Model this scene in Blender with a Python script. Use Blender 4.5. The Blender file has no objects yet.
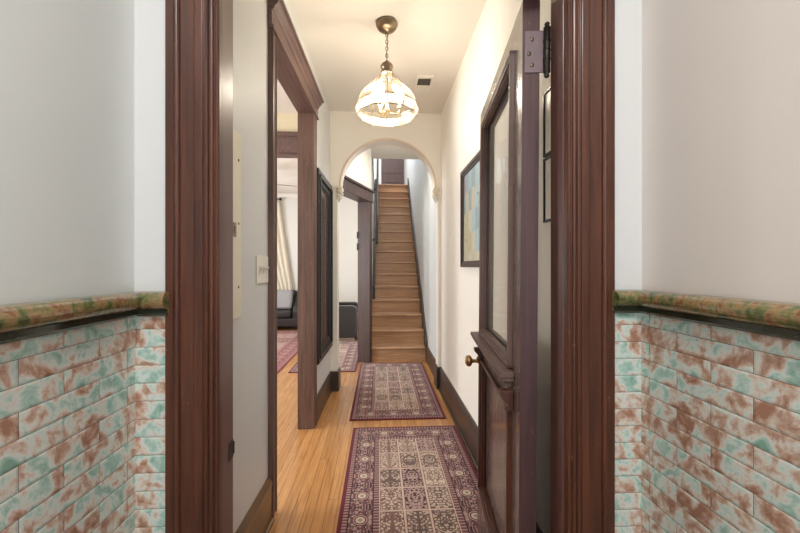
import bpy, bmesh, math, random
from mathutils import Vector, Matrix
random.seed(7)
PI = math.pi
sc = bpy.context.scene
C = sc.collection

# ------------------------------------------------------------------ mesh helpers
class MB:
    """collects shapes; build() links them as one mesh object"""
    def __init__(self):
        self.v = []; self.f = []; self.sm = []
    def add(self, vs, fs, smooth=False, xf=None):
        b = len(self.v)
        for p in vs:
            p = Vector(p)
            self.v.append(xf @ p if xf is not None else p)
        for f in fs:
            self.f.append([b + i for i in f]); self.sm.append(smooth)
        return self
    def box(self, x0, x1, y0, y1, z0, z1, xf=None):
        vs = [(x, y, z) for z in (z0, z1) for y in (y0, y1) for x in (x0, x1)]
        fs = [(0, 2, 3, 1), (4, 5, 7, 6), (0, 1, 5, 4), (2, 6, 7, 3), (0, 4, 6, 2), (1, 3, 7, 5)]
        return self.add(vs, fs, xf=xf)
    def prism(self, poly, a, b, axis='z', xf=None, smooth=False):
        """poly of 2-D points extruded from a to b along axis (z: xy, y: xz, x: yz)"""
        n = len(poly)
        def P(p, t):
            return {'z': (p[0], p[1], t), 'y': (p[0], t, p[1]), 'x': (t, p[0], p[1])}[axis]
        vs = [P(p, a) for p in poly] + [P(p, b) for p in poly]
        fs = [tuple(range(n))[::-1], tuple(range(n, 2 * n))]
        self.add(vs, fs, xf=xf)
        b0 = len(self.v) - 2 * n
        for i in range(n):
            j = (i + 1) % n
            self.f.append([b0 + i, b0 + j, b0 + n + j, b0 + n + i]); self.sm.append(smooth)
        return self
    def lathe(self, prof, c=(0, 0, 0), n=24, axis='z', smooth=True, cap=True, phase=0.0):
        """prof: (r, t) pairs"""
        vs = []; fs = []
        for r, t in prof:
            for k in range(n):
                a = 2 * PI * k / n + phase
                x, y = r * math.cos(a), r * math.sin(a)
                p = {'z': (x, y, t), 'x': (t, x, y), 'y': (x, t, y)}[axis]
                vs.append((p[0] + c[0], p[1] + c[1], p[2] + c[2]))
        for i in range(len(prof) - 1):
            for k in range(n):
                k2 = (k + 1) % n
                fs.append((i * n + k, i * n + k2, (i + 1) * n + k2, (i + 1) * n + k))
        if cap:
            fs.append(tuple(range(n))[::-1]); fs.append(tuple(range((len(prof) - 1) * n, len(prof) * n)))
        return self.add(vs, fs, smooth)
    def tube(self, pts, r, n=8, closed=False, smooth=True):
        pts = [Vector(p) for p in pts]; m = len(pts)
        rs = r if isinstance(r, (list, tuple)) else [r] * m
        vs = []; fs = []
        up = None
        for i, p in enumerate(pts):
            if closed:
                t = pts[(i + 1) % m] - pts[i - 1]
            else:
                t = pts[min(i + 1, m - 1)] - pts[max(i - 1, 0)]
            t.normalize()
            if up is None:
                up = Vector((0, 0, 1)) if abs(t.z) < .9 else Vector((1, 0, 0))
            s = t.cross(up)
            if s.length < 1e-5: s = t.orthogonal()
            s.normalize(); up = s.cross(t).normalized()
            for k in range(n):
                a = 2 * PI * k / n
                vs.append(p + (s * math.cos(a) + up * math.sin(a)) * rs[i])
        for i in range(m if closed else m - 1):
            i2 = (i + 1) % m
            for k in range(n):
                k2 = (k + 1) % n
                fs.append((i * n + k, i * n + k2, i2 * n + k2, i2 * n + k))
        if not closed:
            fs.append(tuple(range(n))[::-1]); fs.append(tuple(range((m - 1) * n, m * n)))
        return self.add(vs, fs, smooth)
    def ball(self, c, r, sx=1, sy=1, sz=1, n=16, m=10):
        prof = []
        vs = []; fs = []
        for i in range(m + 1):
            t = PI * i / m
            for k in range(n):
                a = 2 * PI * k / n
                vs.append((c[0] + r * sx * math.sin(t) * math.cos(a), c[1] + r * sy * math.sin(t) * math.sin(a), c[2] - r * sz * math.cos(t)))
        for i in range(m):
            for k in range(n):
                k2 = (k + 1) % n
                fs.append((i * n + k, i * n + k2, (i + 1) * n + k2, (i + 1) * n + k))
        return self.add(vs, fs, True)
    def build(self, name, mat, parent=None, bevel=0, seg=2, smooth_all=False, merge=True):
        me = bpy.data.meshes.new(name)
        me.from_pydata([tuple(p) for p in self.v], [], self.f)
        for p, s in zip(me.polygons, self.sm):
            p.use_smooth = s or smooth_all
        bm = bmesh.new(); bm.from_mesh(me)
        if merge: bmesh.ops.remove_doubles(bm, verts=bm.verts, dist=1e-6)
        bmesh.ops.recalc_face_normals(bm, faces=bm.faces)
        bm.to_mesh(me); bm.free()
        me.materials.append(mat)
        o = bpy.data.objects.new(name, me); C.objects.link(o)
        if parent is not None: o.parent = parent
        if bevel:
            m = o.modifiers.new('bevel', 'BEVEL'); m.width = bevel; m.segments = seg; m.limit_method = 'ANGLE'; m.angle_limit = math.radians(40)
            m.harden_normals = False
        return o

def thing(name, label, cat, loc=(0, 0, 0), rz=0, group=None):
    o = bpy.data.objects.new(name, None); C.objects.link(o)
    o.empty_display_size = .1
    o.location = loc; o.rotation_euler = (0, 0, rz)
    o['label'] = label; o['category'] = cat
    if group: o['group'] = group
    return o
def tag(o, label, cat, group=None):
    o['label'] = label; o['category'] = cat
    if group: o['group'] = group
    return o
def st(o, label=None, cat=None):
    o['kind'] = 'structure'
    if label: o['label'] = label; o['category'] = cat
    return o
def copy_tree(o, parent=None):
    c = o.copy(); C.objects.link(c)
    if parent is not None: c.parent = parent
    for ch in list(o.children): copy_tree(ch, c)
    return c

# ------------------------------------------------------------------ material helpers
class NT:
    def __init__(self, name):
        self.m = bpy.data.materials.new(name); self.m.use_nodes = True
        self.t = self.m.node_tree; self.t.nodes.clear()
        self.out = self.t.nodes.new('ShaderNodeOutputMaterial')
    def n(self, kind, **kw):
        nd = self.t.nodes.new(kind)
        for k, v in kw.items(): setattr(nd, k, v)
        return nd
    def put(self, sock, v):
        if hasattr(v, 'is_output') or isinstance(v, bpy.types.NodeSocket): self.t.links.new(v, sock)
        elif v is not None: sock.default_value = v
    def mt(self, op, a, b=None, c=None, clamp=False):
        nd = self.n('ShaderNodeMath', operation=op); nd.use_clamp = clamp
        for i, v in enumerate((a, b, c)):
            if v is not None: self.put(nd.inputs[i], v)
        return nd.outputs[0]
    def obj(self):
        return self.n('ShaderNodeTexCoord').outputs['Object']
    def sep(self, v):
        nd = self.n('ShaderNodeSeparateXYZ'); self.put(nd.inputs[0], v); return nd.outputs
    def comb(self, x, y, z):
        nd = self.n('ShaderNodeCombineXYZ')
        for i, v in enumerate((x, y, z)): self.put(nd.inputs[i], v)
        return nd.outputs[0]
    def noise(self, vec, scale, detail=3, rough=.5, dist=0, out=0):
        nd = self.n('ShaderNodeTexNoise'); self.put(nd.inputs['Vector'], vec)
        nd.inputs['Scale'].default_value = scale; nd.inputs['Detail'].default_value = detail
        nd.inputs['Roughness'].default_value = rough; nd.inputs['Distortion'].default_value = dist
        return nd.outputs[out]
    def wnoise(self, vec, out=0):
        nd = self.n('ShaderNodeTexWhiteNoise', noise_dimensions='3D'); self.put(nd.inputs['Vector'], vec); return nd.outputs[out]
    def voro(self, vec, scale, feature='F1', out=0):
        nd = self.n('ShaderNodeTexVoronoi', feature=feature); self.put(nd.inputs['Vector'], vec); nd.inputs['Scale'].default_value = scale
        return nd.outputs[out]
    def ramp(self, fac, stops, interp='LINEAR'):
        nd = self.n('ShaderNodeValToRGB'); self.put(nd.inputs[0], fac)
        cr = nd.color_ramp; cr.interpolation = interp
        while len(cr.elements) < len(stops): cr.elements.new(.5)
        for e, (p, c) in zip(cr.elements, stops):
            e.position = p; e.color = (c[0], c[1], c[2], 1)
        return nd.outputs[0]
    def mix(self, fac, a, b, bt='MIX'):
        nd = self.n('ShaderNodeMix', data_type='RGBA', blend_type=bt)
        self.put(nd.inputs[0], fac)
        for s, v in ((nd.inputs[6], a), (nd.inputs[7], b)):
            if isinstance(v, tuple): v = (v[0], v[1], v[2], 1)
            self.put(s, v)
        return nd.outputs[2]
    def bump(self, h, strength=.3, dist=.01):
        nd = self.n('ShaderNodeBump'); nd.inputs['Strength'].default_value = strength; nd.inputs['Distance'].default_value = dist
        self.put(nd.inputs['Height'], h); return nd.outputs[0]
    def bsdf(self, color, rough=.5, metal=0, normal=None, spec=None, coat=0, sheen=0):
        nd = self.n('ShaderNodeBsdfPrincipled')
        if isinstance(color, tuple): color = (*color[:3], 1)
        self.put(nd.inputs['Base Color'], color); self.put(nd.inputs['Roughness'], rough)
        nd.inputs['Metallic'].default_value = metal
        if normal is not None: self.put(nd.inputs['Normal'], normal)
        if spec is not None: nd.inputs['Specular IOR Level'].default_value = spec
        if coat: nd.inputs['Coat Weight'].default_value = coat; nd.inputs['Coat Roughness'].default_value = .12
        if sheen: nd.inputs['Sheen Weight'].default_value = sheen
        self.t.links.new(nd.outputs[0], self.out.inputs[0])
        return nd

def srgb(r, g, b):
    f = lambda c: (c / 255 / 12.92) if c / 255 <= .04045 else ((c / 255 + .055) / 1.055) ** 2.4
    return (f(r), f(g), f(b))

def m_paint(name, col, rough=.6, var=.03):
    N = NT(name); v = N.obj()
    n1 = N.noise(v, 2.2, 3); n2 = N.noise(v, 90, 3)
    c = N.mix(N.mt('MULTIPLY', n1, 1.0), tuple(x * (1 - var) for x in col), tuple(min(1, x * (1 + var)) for x in col))
    N.bsdf(c, rough, normal=N.bump(n2, .06, .004)); return N.m

def m_plain(name, col, rough=.5, metal=0, spec=None, coat=0, var=.08, scale=30):
    N = NT(name); v = N.obj(); n1 = N.noise(v, scale, 3)
    c = N.mix(n1, tuple(x * (1 - var) for x in col), tuple(min(1, x * (1 + var)) for x in col))
    N.bsdf(c, rough, metal, spec=spec, coat=coat); return N.m

def m_wood(name, dark, light, axis='z', rough=.35, worn=0., worncol=(.35, .2, .1), coat=0, scale=1.0, spec=.5):
    """stained timber with grain running along axis"""
    N = NT(name); x, y, z = N.sep(N.obj())
    k = {'x': (1.2, 22, 22), 'y': (22, 1.2, 22), 'z': (22, 22, 1.2)}[axis]
    vec = N.comb(*[N.mt('MULTIPLY', a, b * scale) for a, b in zip((x, y, z), k)])
    g = N.noise(vec, 1.6, 5, .6, .6)
    g2 = N.noise(vec, 6, 3, .6)
    fac = N.mt('ADD', N.mt('MULTIPLY', g, .75), N.mt('MULTIPLY', g2, .3), clamp=True)
    c = N.ramp(fac, [(.3, dark), (.72, light)])
    if worn:
        vv = N.comb(N.mt('MULTIPLY', x, 60), N.mt('MULTIPLY', y, 60), N.mt('MULTIPLY', z, 24))
        w = N.noise(vv, 1.0, 4, .7)
        wf = N.mt('MULTIPLY', N.mt('SUBTRACT', w, .70 - .1 * worn, clamp=True), 14, clamp=True)
        c = N.mix(N.mt('MULTIPLY', wf, .8), c, worncol)
    r = N.mt('ADD', N.mt('MULTIPLY', g2, .18), rough - .08)
    N.bsdf(c, r, normal=N.bump(g, .12, .004), coat=coat, spec=spec); return N.m

def m_floor(name):
    N = NT(name); x, y, z = N.sep(N.obj())
    W = .062
    xs = N.mt('DIVIDE', x, W); idx = N.mt('FLOOR', xs)
    off = N.wnoise(N.comb(idx, 3.3, 0))
    ys = N.mt('ADD', N.mt('DIVIDE', y, 1.5), N.mt('MULTIPLY', off, 7)); idy = N.mt('FLOOR', ys)
    rnd = N.wnoise(N.comb(idx, idy, 1.7)); rnd2 = N.wnoise(N.comb(idx, idy, 9.1))
    vec = N.comb(N.mt('MULTIPLY', x, 42), N.mt('ADD', N.mt('MULTIPLY', y, 2.2), N.mt('MULTIPLY', rnd, 50)), 0)
    g = N.noise(vec, 1, 5, .62, .8)
    base = N.ramp(rnd, [(0, (.47, .22, .070)), (.4, (.54, .265, .088)), (.75, (.60, .31, .115)), (1, (.50, .23, .075))])
    c = N.mix(N.mt('MULTIPLY', N.mt('SUBTRACT', g, .42, clamp=True), 2.6, clamp=True), base, (.27, .105, .030))
    stain = N.noise(N.comb(x, N.mt('MULTIPLY', y, .6), 0), 3.2, 3)
    c = N.mix(N.mt('MULTIPLY', N.mt('SUBTRACT', stain, .52, clamp=True), 1.8, clamp=True), c, (.40, .20, .085))
    fx = N.mt('FRACT', xs); e = N.mt('MINIMUM', fx, N.mt('SUBTRACT', 1, fx))
    fy = N.mt('FRACT', ys); e2 = N.mt('MULTIPLY', N.mt('MINIMUM', fy, N.mt('SUBTRACT', 1, fy)), 24)
    ed = N.mt('MULTIPLY', N.mt('MINIMUM', e, e2), 22, clamp=True)
    c = N.mix(ed, (.16, .06, .018), c)
    N.bsdf(c, N.mt('ADD', N.mt('MULTIPLY', g, .2), .2), normal=N.bump(N.mt('ADD', ed, N.mt('MULTIPLY', g, .2)), .2, .002), coat=.15)
    return N.m

def m_tile(name, axis, length, brown, s0, ztop, rowh=.0452, warm=0.0):
    """marbled glazed brick tiles; axis = the wall's horizontal axis"""
    N = NT(name); x, y, z = N.sep(N.obj())
    s = N.mt('SUBTRACT', y if axis == 'y' else x, s0)
    r = N.mt('DIVIDE', N.mt('SUBTRACT', ztop, z), rowh); ri = N.mt('FLOOR', r)
    odd = N.mt('MODULO', ri, 2)
    c_ = N.mt('ADD', N.mt('DIVIDE', s, length), N.mt('MULTIPLY', odd, .5)); ci = N.mt('FLOOR', c_)
    rv = N.wnoise(N.comb(ci, ri, 4.2), 1)
    rs = N.n('ShaderNodeVectorMath', operation='SCALE'); N.put(rs.inputs[0], rv); rs.inputs['Scale'].default_value = 30
    ad = N.n('ShaderNodeVectorMath', operation='ADD'); N.put(ad.inputs[0], N.comb(s, z, 0)); N.put(ad.inputs[1], rs.outputs[0])
    # slanting runs of glaze
    sk = N.sep(ad.outputs[0])
    vec = N.comb(N.mt('ADD', sk[0], N.mt('MULTIPLY', sk[1], -.35)), N.mt('ADD', sk[1], N.mt('MULTIPLY', sk[0], .55)), sk[2])
    n1 = N.noise(vec, 21, 6, .58, .3)
    n2 = N.noise(vec, 17, 6, .66, .3)
    rr = N.sep(rv)
    base = N.ramp(N.mt('ADD', n1, N.mt('ADD', warm, N.mt('MULTIPLY', N.mt('SUBTRACT', rr[0], .5), .05))),
                  [(.30, srgb(126, 164, 148)), (.42, srgb(172, 199, 190)), (.475, srgb(206, 216, 210)), (.52, srgb(212, 201, 190)), (.58, srgb(192, 163, 145)), (.67, srgb(160, 117, 97))])
    br = N.mt('MULTIPLY', N.mt('SUBTRACT', N.mt('ADD', n2, N.mt('MULTIPLY', N.mt('SUBTRACT', rr[1], .5), .06)), .66 - brown, clamp=True), 7, clamp=True)
    brc = N.ramp(n1, [(.3, srgb(122, 72, 50)), (.6, srgb(160, 94, 58))])
    c = N.mix(N.mt('MULTIPLY', br, .9), base, brc)
    fr = N.mt('FRACT', r); er = N.mt('MULTIPLY', N.mt('MINIMUM', fr, N.mt('SUBTRACT', 1, fr)), rowh)
    fc = N.mt('FRACT', c_); ec = N.mt('MULTIPLY', N.mt('MINIMUM', fc, N.mt('SUBTRACT', 1, fc)), length)
    ed = N.mt('MINIMUM', er, ec)
    line = N.mt('DIVIDE', ed, .0011, clamp=True)
    pil = N.mt('DIVIDE', ed, .005, clamp=True)
    c = N.mix(line, srgb(78, 62, 48), c)
    hh = N.mt('ADD', pil, N.mt('MULTIPLY', n1, .35))
    N.bsdf(c, .16, normal=N.bump(hh, .35, .003), coat=.3)
    return N.m

def m_rail_tile(name):
    N = NT(name); v = N.obj(); x, y, z = N.sep(v)
    n1 = N.noise(v, 24, 5, .65, .2); n2 = N.noise(v, 40, 3)
    c = N.ramp(n1, [(.32, srgb(62, 54, 34)), (.41, srgb(84, 92, 52)), (.47, srgb(112, 108, 70)), (.53, srgb(146, 118, 80)), (.60, srgb(112, 70, 46)), (.70, srgb(168, 156, 132))])
    fy = N.mt('FRACT', N.mt('DIVIDE', N.mt('ADD', x, y), .152)); e = N.mt('DIVIDE', N.mt('MINIMUM', fy, N.mt('SUBTRACT', 1, fy)), .008, clamp=True)
    c = N.mix(e, srgb(70, 56, 40), c)
    N.bsdf(c, .14, normal=N.bump(n2, .1, .003), coat=.4); return N.m

def m_rug(name, hw, hl, ncol, nrow, fx, fy, red=0.0):
    """garden-panel carpet: dark edge, flowered border, field of framed cells"""
    N = NT(name); x, y, z = N.sep(N.obj())
    ax = N.mt('ABSOLUTE', x); ay = N.mt('ABSOLUTE', y)
    dx = N.mt('SUBTRACT', hw, ax); dy = N.mt('SUBTRACT', hl, ay); d = N.mt('MINIMUM', dx, dy)
    band = hw - fx
    fl = N.noise(N.comb(x, y, 0), 160, 2)
    # --- border
    side = N.mt('LESS_THAN', dx, dy)
    s = N.mt('ADD', N.mt('MULTIPLY', side, y), N.mt('MULTIPLY', N.mt('SUBTRACT', 1, side), x))
    t = N.mt('SUBTRACT', d, band * .54)
    per = .215
    fs = N.mt('FRACT', N.mt('DIVIDE', N.mt('ADD', s, .07), per)); p = N.mt('MULTIPLY', N.mt('SUBTRACT', fs, .5), per)
    rr = N.mt('SQRT', N.mt('ADD', N.mt('MULTIPLY', p, p), N.mt('MULTIPLY', t, t)))
    pm = N.mt('ABSOLUTE', p)
    v1 = N.voro(N.comb(pm, t, 0), 34); v2 = N.voro(N.comb(pm, t, 4.0), 62, out=1)
    vs = N.sep(v2)
    bc = N.ramp(v1, [(0, srgb(206, 178, 160)), (.13, srgb(200, 168, 152)), (.18, srgb(62, 32, 38)), (.40, srgb(112, 62, 68)), (.52, srgb(122, 82, 84)), (.62, srgb(182, 152, 142)), (.75, srgb(78, 42, 48))])
    bc = N.mix(N.mt('MULTIPLY', N.mt('GREATER_THAN', vs[0], .62), .75), bc, srgb(186, 156, 146))
    bc = N.mix(N.mt('MULTIPLY', N.mt('GREATER_THAN', vs[1], .72), .8), bc, srgb(58, 32, 38))
    ros = N.ramp(N.mt('DIVIDE', rr, .05), [(0, srgb(150, 140, 124)), (.25, srgb(204, 184, 164)), (.52, srgb(70, 44, 46)), (.66, srgb(188, 152, 140)), (.8, srgb(96, 40, 50))], 'CONSTANT')
    bc = N.mix(N.mt('LESS_THAN', rr, .046), bc, ros)
    stripe = N.mt('GREATER_THAN', N.mt('FRACT', N.mt('DIVIDE', s, .024)), .5)
    gcol = N.mix(stripe, srgb(166, 132, 124), srgb(100, 58, 62))
    g1 = N.mt('LESS_THAN', d, band * .24); bc = N.mix(g1, bc, gcol)
    g2 = N.mt('GREATER_THAN', d, band * .84); bc = N.mix(g2, bc, gcol)
    for q in (.24, .84):
        bc = N.mix(N.mt('LESS_THAN', N.mt('ABSOLUTE', N.mt('SUBTRACT', d, band * q)), .0035), bc, srgb(60, 28, 34))
    bc = N.mix(N.mt('LESS_THAN', d, .024), bc, srgb(98, 24, 40))
    # --- field
    cw, chh = 2 * fx / ncol, 2 * fy / nrow
    cx = N.mt('DIVIDE', N.mt('ADD', x, fx), cw); cy = N.mt('DIVIDE', N.mt('ADD', y, fy), chh)
    ix = N.mt('FLOOR', cx); iy = N.mt('FLOOR', cy)
    px = N.mt('MULTIPLY', N.mt('ABSOLUTE', N.mt('SUBTRACT', N.mt('FRACT', cx), .5)), cw)
    py = N.mt('MULTIPLY', N.mt('SUBTRACT', N.mt('FRACT', cy), .5), chh)
    rnd = N.wnoise(N.comb(ix, iy, 2.5)); rnd2 = N.wnoise(N.comb(ix, iy, 7.5))
    bg = N.ramp(rnd, [(0, srgb(204, 182, 162)), (.26, srgb(52, 36, 38)), (.44, srgb(194, 170, 152)), (.62, srgb(140, 136, 122)), (.74, srgb(84, 46, 54)), (.86, srgb(208, 188, 168))], 'CONSTANT')
    fg = N.ramp(rnd, [(0, srgb(104, 62, 62)), (.26, srgb(192, 168, 152)), (.44, srgb(74, 50, 50)), (.62, srgb(196, 178, 158)), (.74, srgb(186, 158, 146)), (.86, srgb(128, 98, 88))], 'CONSTANT')
    vq = N.voro(N.comb(px, py, N.mt('MULTIPLY', rnd2, 9)), 38)
    mot = N.mt('MULTIPLY', N.mt('LESS_THAN', vq, .62), N.mt('GREATER_THAN', vq, .36))
    rad = N.mt('SQRT', N.mt('ADD', N.mt('MULTIPLY', px, N.mt('MULTIPLY', px, 2.2)), N.mt('MULTIPLY', py, py)))
    ring = N.mt('MULTIPLY', N.mt('LESS_THAN', N.mt('ABSOLUTE', N.mt('SUBTRACT', rad, .062)), .008), N.mt('LESS_THAN', rnd2, .35))
    tree = N.mt('MULTIPLY', N.mt('LESS_THAN', px, .008), N.mt('GREATER_THAN', rnd2, .6))
    branch = N.mt('MULTIPLY', N.mt('GREATER_THAN', N.mt('FRACT', N.mt('ADD', N.mt('MULTIPLY', py, 34), N.mt('MULTIPLY', px, -26))), .7), N.mt('MULTIPLY', N.mt('LESS_THAN', px, .046), N.mt('GREATER_THAN', rnd2, .72)))
    allm = N.mt('MAXIMUM', N.mt('MAXIMUM', mot, ring), N.mt('MAXIMUM', tree, branch))
    fc = N.mix(N.mt('MULTIPLY', allm, .85), bg, fg)
    e1 = N.mt('MULTIPLY', N.mt('SUBTRACT', .5, N.mt('DIVIDE', px, cw)), cw)
    e2 = N.mt('SUBTRACT', chh / 2, N.mt('ABSOLUTE', py))
    ee = N.mt('MINIMUM', e1, e2)
    fc = N.mix(N.mt('LESS_THAN', ee, .0095), fc, srgb(74, 44, 44))
    fc = N.mix(N.mt('LESS_THAN', ee, .0065), fc, srgb(206, 178, 162))
    inf = N.mt('MULTIPLY', N.mt('LESS_THAN', ax, fx), N.mt('LESS_THAN', ay, fy))
    c = N.mix(inf, bc, fc)
    if red: c = N.mix(red, c, srgb(150, 40, 44))
    c = N.mix(N.mt('MULTIPLY', N.mt('SUBTRACT', fl, .35, clamp=True), .5), c, (.05, .025, .025))
    N.bsdf(c, .92, normal=N.bump(fl, .5, .004), sheen=.15, spec=.1)
    return N.m

def m_emit(name, col, s):
    N = NT(name); e = N.n('ShaderNodeEmission'); e.inputs[0].default_value = (*col, 1); e.inputs[1].default_value = s
    N.t.links.new(e.outputs[0], N.out.inputs[0]); return N.m

def m_glass(name, tint=(1, 1, 1), refl=.08, haze=0., hazecol=(.9, .88, .84), rough=.03):
    """thin pane: lets light straight through, mirrors a little"""
    N = NT(name)
    tr = N.n('ShaderNodeBsdfTransparent'); tr.inputs[0].default_value = (*tint, 1)
    gl = N.n('ShaderNodeBsdfGlossy'); gl.inputs['Roughness'].default_value = rough
    lw = N.n('ShaderNodeLayerWeight'); lw.inputs[0].default_value = .35
    mx = N.n('ShaderNodeMixShader')
    N.t.links.new(N.mt('ADD', N.mt('MULTIPLY', lw.outputs['Fresnel'], .3), refl, clamp=True), mx.inputs[0])
    N.t.links.new(tr.outputs[0], mx.inputs[1]); N.t.links.new(gl.outputs[0], mx.inputs[2])
    last = mx.outputs[0]
    if haze:
        df = N.n('ShaderNodeBsdfDiffuse'); df.inputs[0].default_value = (*hazecol, 1)
        tl = N.n('ShaderNodeBsdfTranslucent'); tl.inputs[0].default_value = (*hazecol, 1)
        a = N.n('ShaderNodeMixShader'); a.inputs[0].default_value = .6
        N.t.links.new(df.outputs[0], a.inputs[1]); N.t.links.new(tl.outputs[0], a.inputs[2])
        b = N.n('ShaderNodeMixShader'); b.inputs[0].default_value = haze
        N.t.links.new(last, b.inputs[1]); N.t.links.new(a.outputs[0], b.inputs[2]); last = b.outputs[0]
    N.t.links.new(last, N.out.inputs[0]); return N.m

def m_print(name):
    """pastel patchwork picture"""
    N = NT(name); x, y, z = N.sep(N.obj())
    v = N.comb(N.mt('DIVIDE', y, .17), N.mt('DIVIDE', z, .2), 0)
    dn = N.noise(N.comb(y, z, 0), 5, 3)
    a = N.mt('FLOOR', N.mt('ADD', N.mt('DIVIDE', y, .10), N.mt('MULTIPLY', dn, .5))); b = N.mt('FLOOR', N.mt('ADD', N.mt('DIVIDE', z, .16), N.mt('MULTIPLY', dn, .6)))
    r = N.wnoise(N.comb(a, b, 1.3))
    c = N.ramp(r, [(0, srgb(196, 186, 160)), (.25, srgb(120, 150, 166)), (.42, srgb(206, 200, 178)), (.6, srgb(150, 128, 142)), (.74, srgb(150, 186, 196)), (.88, srgb(188, 178, 132))], 'CONSTANT')
    c = N.mix(N.mt('MULTIPLY', N.noise(N.comb(x, y, z), 22, 4), .35), c, srgb(214, 206, 186))
    N.bsdf(c, .6, spec=.2); return N.m

WHITE = m_paint('hall_paint', srgb(238, 233, 224), .55)
GREYP = m_paint('grey_paint', srgb(212, 213, 213), .5)
VESTL = m_paint('grey_paint_cool_light', srgb(212, 217, 216), .45)  # vestibule grey with the cool cast of daylight mixed into its colour
VESTR = m_paint('grey_paint_warm_light', srgb(220, 211, 205), .45)  # same grey paint, the warmer light on this side put into its colour
CEIL = m_paint('ceiling_paint', srgb(229, 223, 214), .7)
ROOMP = m_paint('room_paint', srgb(226, 226, 222), .6)
BLUEW = m_paint('stair_wall_paint', srgb(212, 218, 220), .5)
CASING = m_wood('mahogany_casing', (.028, .0082, .0042), (.128, .039, .0185), 'z', .32, .25, (.30, .16, .09), coat=.08)
JAMB = m_wood('jamb_wood', (.075, .030, .024), (.155, .070, .055), 'z', .33, .1, (.4, .25, .17), coat=.15)
DOORW = m_wood('door_wood', (.115, .072, .066), (.190, .128, .118), 'z', .24, .1, (.35, .25, .2), coat=.5)
DOOREDGE = m_wood('door_edge_wood', (.036, .013, .013), (.098, .044, .045), 'z', .34, .45, (.4, .22, .14))
CASE2 = m_wood('brown_casing', (.075, .040, .032), (.190, .112, .090), 'z', .42, .5, (.35, .22, .15))
CASE2Y = m_wood('brown_casing_head', (.075, .040, .034), (.180, .108, .092), 'y', .42, .3, (.35, .22, .15))
BASEB = m_wood('baseboard_wood', (.024, .015, .011), (.070, .044, .031), 'y', .35, .2, (.3, .18, .1), coat=.2)
BASEL = m_wood('worn_baseboard_wood', (.09, .045, .018), (.20, .11, .045), 'y', .35, .3, (.35, .2, .1), coat=.2)
PURP = m_wood('plum_brown_casing', (.050, .028, .027), (.105, .067, .062), 'z', .4, .1)
FLOOR = m_floor('honey_floorboards')
STAIRW = m_wood('stair_oak', (.27, .140, .068), (.58, .345, .190), 'x', .35, .5, (.5, .32, .18), coat=.15, scale=1.0)
SKIRT = m_wood('dark_stair_trim', (.018, .014, .012), (.055, .042, .036), 'y', .4)
BLACKF = m_wood('black_frame', (.016, .014, .013), (.045, .040, .037), 'z', .32, .15, (.2, .15, .1))
BRONZE = m_plain('antique_bronze', (.27, .205, .135), .34, 1.0)
BRASS = m_plain('worn_brass', (.42, .24, .10), .35, 1.0)
IRON = m_plain('dark_iron', (.045, .038, .034), .42, .8)
PLATE = m_plain('painted_hinge_plate', (.17, .12, .13), .4, .2)
IVORY = m_plain('ivory_plastic', srgb(232, 228, 216), .35)
CREAM = m_plain('cream_enamel', srgb(232, 226, 208), .4, var=.03, scale=4)
LEATHER = m_plain('black_leather', (.022, .022, .024), .32, spec=.6, var=.25, scale=60)
GREYL = m_plain('grey_leather', (.30, .30, .31), .35, spec=.5)
FEET = m_plain('brushed_steel', (.5, .5, .5), .3, 1.0)
CURT = m_plain('cream_curtain', srgb(222, 214, 196), .9, var=.05)
FANW = m_wood('fan_blade_wood', (.12, .06, .04), (.28, .16, .11), 'x', .35)
DPANE = m_glass('door_glass', (.985, .985, .97), .03, .10, (.92, .90, .86))
PICGLASS = m_glass('picture_glass', (1, 1, 1), .0)
SHADEG = m_glass('lamp_glass', (1, .97, .90), .03, .012, (1, .95, .86))
BULB = m_emit('bulb_glow', (1, .955, .89), 198)
FANGLOW = m_emit('fan_light_glow', (1, .9, .75), 6)
DARKSLOT = m_plain('duct_dark', (.10, .085, .075), .8)
TERRA = m_plain('umber_print', (.075, .040, .036), .3, var=.5, scale=6)
CORB = m_paint('plaster', srgb(226, 217, 200), .6)

# ------------------------------------------------------------------ layout numbers (metres; camera stands at x=0, y=0)
CZ = 3.15                      # hall ceiling
XR = .70                       # hall right wall
LX = lambda y, o=0: -.674 + .027 * y + o     # hall left wall runs very slightly inwards
def lbox(mb, o0, o1, y0, y1, z0, z1):
    vs = [(LX(y, o), y, z) for z in (z0, z1) for y in (y0, y1) for o in (o0, o1)]
    return mb.add(vs, [(0, 2, 3, 1), (4, 5, 7, 6), (0, 1, 5, 4), (2, 6, 7, 3), (0, 4, 6, 2), (1, 3, 7, 5)])
def lprof(mb, prof, y0, y1):
    """profile (offset from the left wall, z) run along it"""
    n = len(prof)
    vs = [(LX(y, o), y, z) for y in (y0, y1) for o, z in prof]
    fs = [tuple(range(n)), tuple(range(n, 2 * n))[::-1]] + [(i, (i + 1) % n, n + (i + 1) % n, n + i) for i in range(n)]
    return mb.add(vs, fs)
def arc(cx, cy, r, a0, a1, n):
    return [(cx + r * math.cos(math.radians(a0 + (a1 - a0) * i / n)), cy + r * math.sin(math.radians(a0 + (a1 - a0) * i / n))) for i in range(n + 1)]

# ------------------------------------------------------------------ floor and ceilings
st(MB().box(-4.4, .85, .9, 9.2, -.12, 0).build('floor', FLOOR))
st(MB().box(-.75, .85, -1.4, .9, -.12, 0).build('floor_vestibule', m_plain('vestibule_floor_stone', srgb(150, 140, 128), .5)))
m = MB(); m.box(-.9, .85, .97, 6.02, CZ, 3.38); m.box(-4.4, -.9, .97, 9.2, CZ, 3.38); m.box(-.9, -.13, 6.02, 9.2, CZ, 3.38)
st(m.build('ceiling', CEIL))
st(MB().box(-.75, .85, -1.4, .97, 2.95, 3.2).build('ceiling_vestibule', CEIL))

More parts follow.
